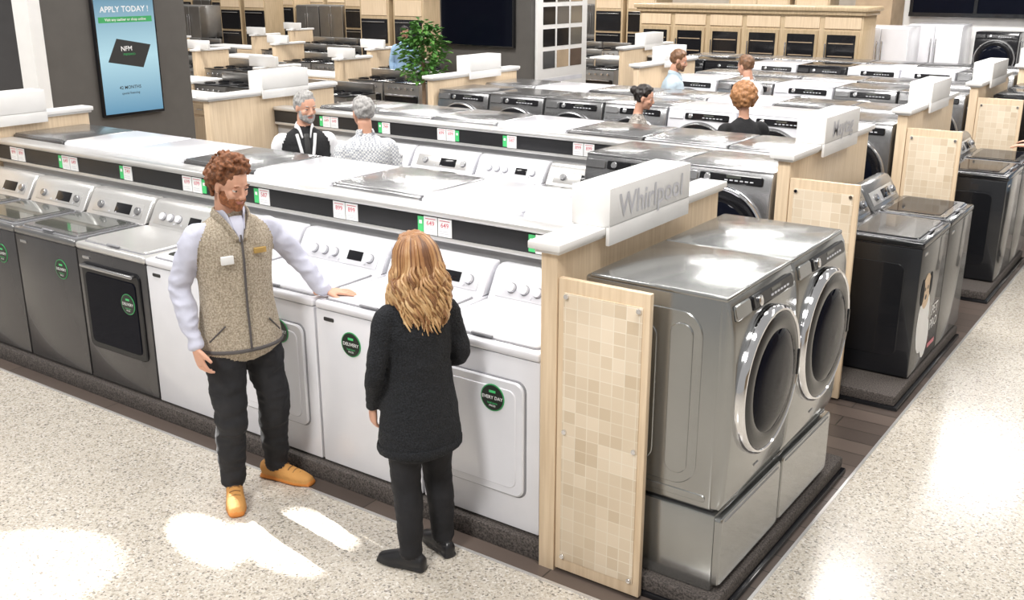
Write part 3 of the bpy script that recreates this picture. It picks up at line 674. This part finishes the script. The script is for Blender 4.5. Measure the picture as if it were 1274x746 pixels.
def acc_man(mb):
    mb.add(*loft([(.153,0,.85),(.149,0,.95),(.140,0,1.07),(.141,0,1.2),(.143,0,1.30),(.137,0,1.37),(.124,0,1.42)],[(.004,.006)]*7,(1,0,0),4,8),'trim_dark')
    for sy in(-1,1):
        mb.add(*loft([(.075,sy*.180,.90),(.122,sy*.113,.98)],[(.004,.004)]*2,(1,0,0),2,8),'trim_dark')
    pts=[(.150*math.cos(a),.214*math.sin(a),.845) for a in [i*math.pi/14 for i in range(29)]]
    mb.add(*loft(pts,[(.010,.007)]*29,(0,0,1),1,8),'trim_dark')
    mb.box(.130,.146,.055,.115,1.325,1.352,'gold_tag',.002); mb.box(.130,.147,-.11,-.05,1.29,1.33,'paper',.002)
    mb.add(*loft([(.075,0,1.50),(.108,0,1.45),(.128,0,1.39)],[(.008,.034),(.008,.026),(.006,.008)],(1,0,0),3,10),'shirt_lav')
    for sy in(-1,1): mb.add(*loft([(-.07,0,1.51),(-.03,sy*.075,1.515),(.04,sy*.078,1.50),(.09,sy*.052,1.46),(.128,sy*.022,1.40)],[(.009,.026)]*5,(0,sy,.2),4,10),'vest_fleece')
man_legs=[((0,.088,.92),(.01,.145,.50),(-.075,.165,.10),33),((0,-.088,.92),(.05,-.10,.50),(0,-.10,.10),-18)]
man_arms=[((0,.180,1.425),(-.01,.330,1.235),(.06,.445,1.045),((.576,.816,-.02),(0,0,-1),(.816,-.576,0)),5),
          ((0,-.180,1.425),(-.045,-.262,1.16),(.075,-.250,.89),((.35,.12,-1),(-.2,1,.1),(1,.2,.3)),22)]
person('salesman',(-3.89,3.17,.0),-20,1.80,dict(top='vest_fleece',sleeve='shirt_lav',shoe='suede_tan',sole='sole_tan',acc=acc_man),man_arms,man_legs,(20,17),'curly','hair_auburn',hem=.835,vox=.008,beard='beard_auburn',detail=True,collar='shirt_lav',hoff=(0,-.03),legk=1.16)
w_legs=[((0,.085,.92),(.0,.085,.50),(-.03,.085,.10),35),((0,-.085,.92),(.05,-.115,.50),(.03,-.13,.10),5)]
w_arms=[((0,.165,1.405),(-.02,.238,1.13),(.10,.21,.90),((.15,-.05,-1),(0,-1,0),(1,0,0)),20),
        ((0,-.165,1.405),(-.01,-.238,1.14),(.20,-.15,1.03),((1,.5,.05),(0,.3,-1),(0,1,.3)),20)]
def acc_woman(mb):
    pts=[(.173*math.cos(a),.223*math.sin(a),.70) for a in [i*math.pi/12 for i in range(25)]]
    mb.add(*loft(pts,[(.022,.005)]*25,(0,0,1),1,8),'knit_black')
person('female_customer',(-2.73,3.175,0),155,1.575,dict(top='knit_black',skin='skin',acc=acc_woman),w_arms,w_legs,(12,10),'long','hair_gold',True,.70,.009,detail=True,long_h=['hair_gold','hair_gold','hair_deep','hair_light'],hoff=(-.01,-.025),legk=1.12)
def acc_vest(mb):
    mb.add(*loft([(.10,0,1.47),(.134,0,1.35),(.142,0,1.22)],[(.006,.02),(.006,.022),(.006,.028)],(1,0,0),3,8),'ink_black')
    for sy in(-1,1): mb.add(*loft([(.085,sy*.07,1.47),(.128,sy*.05,1.36),(.139,sy*.03,1.25)],[(.005,.012)]*3,(1,0,0),3,8),'shirt_white')
person('bearded_shopper',(-5.80,5.50,0),-35,1.78,dict(top='cloth_black',sleeve='shirt_white',acc=acc_vest),[arm_down(1),arm_down(-1)],std_legs(),(20,8),'short','hair_grey',beard='hair_grey',collar='shirt_white')
person('shopper_in_checked_shirt',(-5.24,5.58,0),150,1.76,dict(top='shirt_check'),[arm_down(1),arm_down(-1)],std_legs(),(10,4),'short','hair_grey',collar='shirt_check')
person('woman_with_hair_bun',(-4.40,8.25,0),20,1.68,dict(top='cloth_pattern'),[arm_fwd(1),arm_down(-1)],std_legs(),(0,12),'bun','hair_black',True)
person('woman_with_curly_hair',(-3.39,8.25,0),140,1.73,dict(top='cloth_black'),[arm_down(1),arm_fwd(-1)],std_legs(),(5,5),'bigcurly','hair_red',True)
person('shopper_in_blue_shirt',(-5.40,10.95,0),20,1.80,dict(top='shirt_sky'),[arm_fwd(1),arm_down(-1)],std_legs(),(0,14),'short','hair_brown',beard='hair_brown',collar='shirt_sky')
person('shopper_in_light_shirt',(-4.48,10.95,0),165,1.77,dict(top='shirt_white'),[arm_down(1),arm_fwd(-1)],std_legs(),(0,10),'short','hair_brown',collar='shirt_white')
person('store_clerk',(-12.3,14.2,0),-30,1.75,dict(top='shirt_blue',skin='skin_dark'),[arm_down(1),arm_down(-1)],std_legs(),(0,5),'short','hair_black')
reach=lambda s:((0,s*.185,1.43),(.22,s*.21,1.27),(.44,s*.16,1.17),((1,0,-.05),(0,0,-1),(0,-s,0)),10)
person('shopper_reaching',(-1.0,10.2,0),180,1.78,dict(top='shirt_blue'),[reach(1),reach(-1)],std_legs(),(0,20),'short','hair_brown')
# ------------------------------------------------------------------ light
w=bpy.data.worlds.new('World'); sc.world=w; w.use_nodes=True; bg=w.node_tree.nodes['Background']; bg.inputs[0].default_value=(1,.98,.95,1); bg.inputs[1].default_value=.42
def area(x,y,z,sx,sy,P,rot=(0,0,0),col=(1,.975,.94)):
    l=bpy.data.lights.new('ceiling_light','AREA'); l.shape='RECTANGLE'; l.size=sx; l.size_y=sy; l.energy=P; l.color=col
    o=bpy.data.objects.new('ceiling_light',l); sc.collection.objects.link(o); o.location=(x,y,z); o.rotation_euler=rot
for x,y in((-1,3),(-5,3),(-9,4),(-3,7),(-7,8),(0.5,9),(-4,12),(-10,13),(-15,12),(-16,19),(-8,20),(-3,17),(-22,22),(-14,24)): area(x,y,5.2,2.4,.6,120 if y<10 else 230)
def spot(x,y,z,tx,ty,deg,P,blend=.05,col=(1,.97,.92),rad=.03):  # added narrow spots that stand in for sun patches on the floor
    l=bpy.data.lights.new('sun_patch_spot','SPOT'); l.energy=P; l.spot_size=R(deg); l.spot_blend=blend; l.color=col; l.shadow_soft_size=rad
    o=bpy.data.objects.new('sun_patch_spot',l); sc.collection.objects.link(o); o.location=(x,y,z); o.rotation_euler=(Vector((tx,ty,0))-Vector((x,y,z))).to_track_quat('-Z','Y').to_euler()
spot(-9.2,3.9,3.0,-3.72,2.72,2.5,14000,.1)
spot(-9.2,3.9,3.0,-3.40,2.88,2.6,14000,.1)
spot(-9.2,3.9,3.0,-3.35,3.10,2.0,14000,.1)
spot(-9.2,3.7,3.0,-3.02,3.25,1.3,14000,.1)
spot(-7.0,-1.0,4.6,-4.25,1.95,8,4200,.3)
s=bpy.data.lights.new('sun','SUN'); s.energy=1.75; s.angle=R(12); s.color=(1,.98,.94); so=bpy.data.objects.new('sun',s); sc.collection.objects.link(so); so.rotation_euler=(R(42),R(-14),R(20))
# ------------------------------------------------------------------ camera
c=bpy.data.cameras.new('camera'); co=bpy.data.objects.new('camera',c); sc.collection.objects.link(co); sc.camera=co
c.sensor_width=36; c.sensor_fit='HORIZONTAL'; c.lens=35.89; c.clip_end=200
co.location=(0,0,2.6); co.rotation_euler=(R(90-17.65),0,R(35.05))
sc.view_settings.view_transform='Standard'
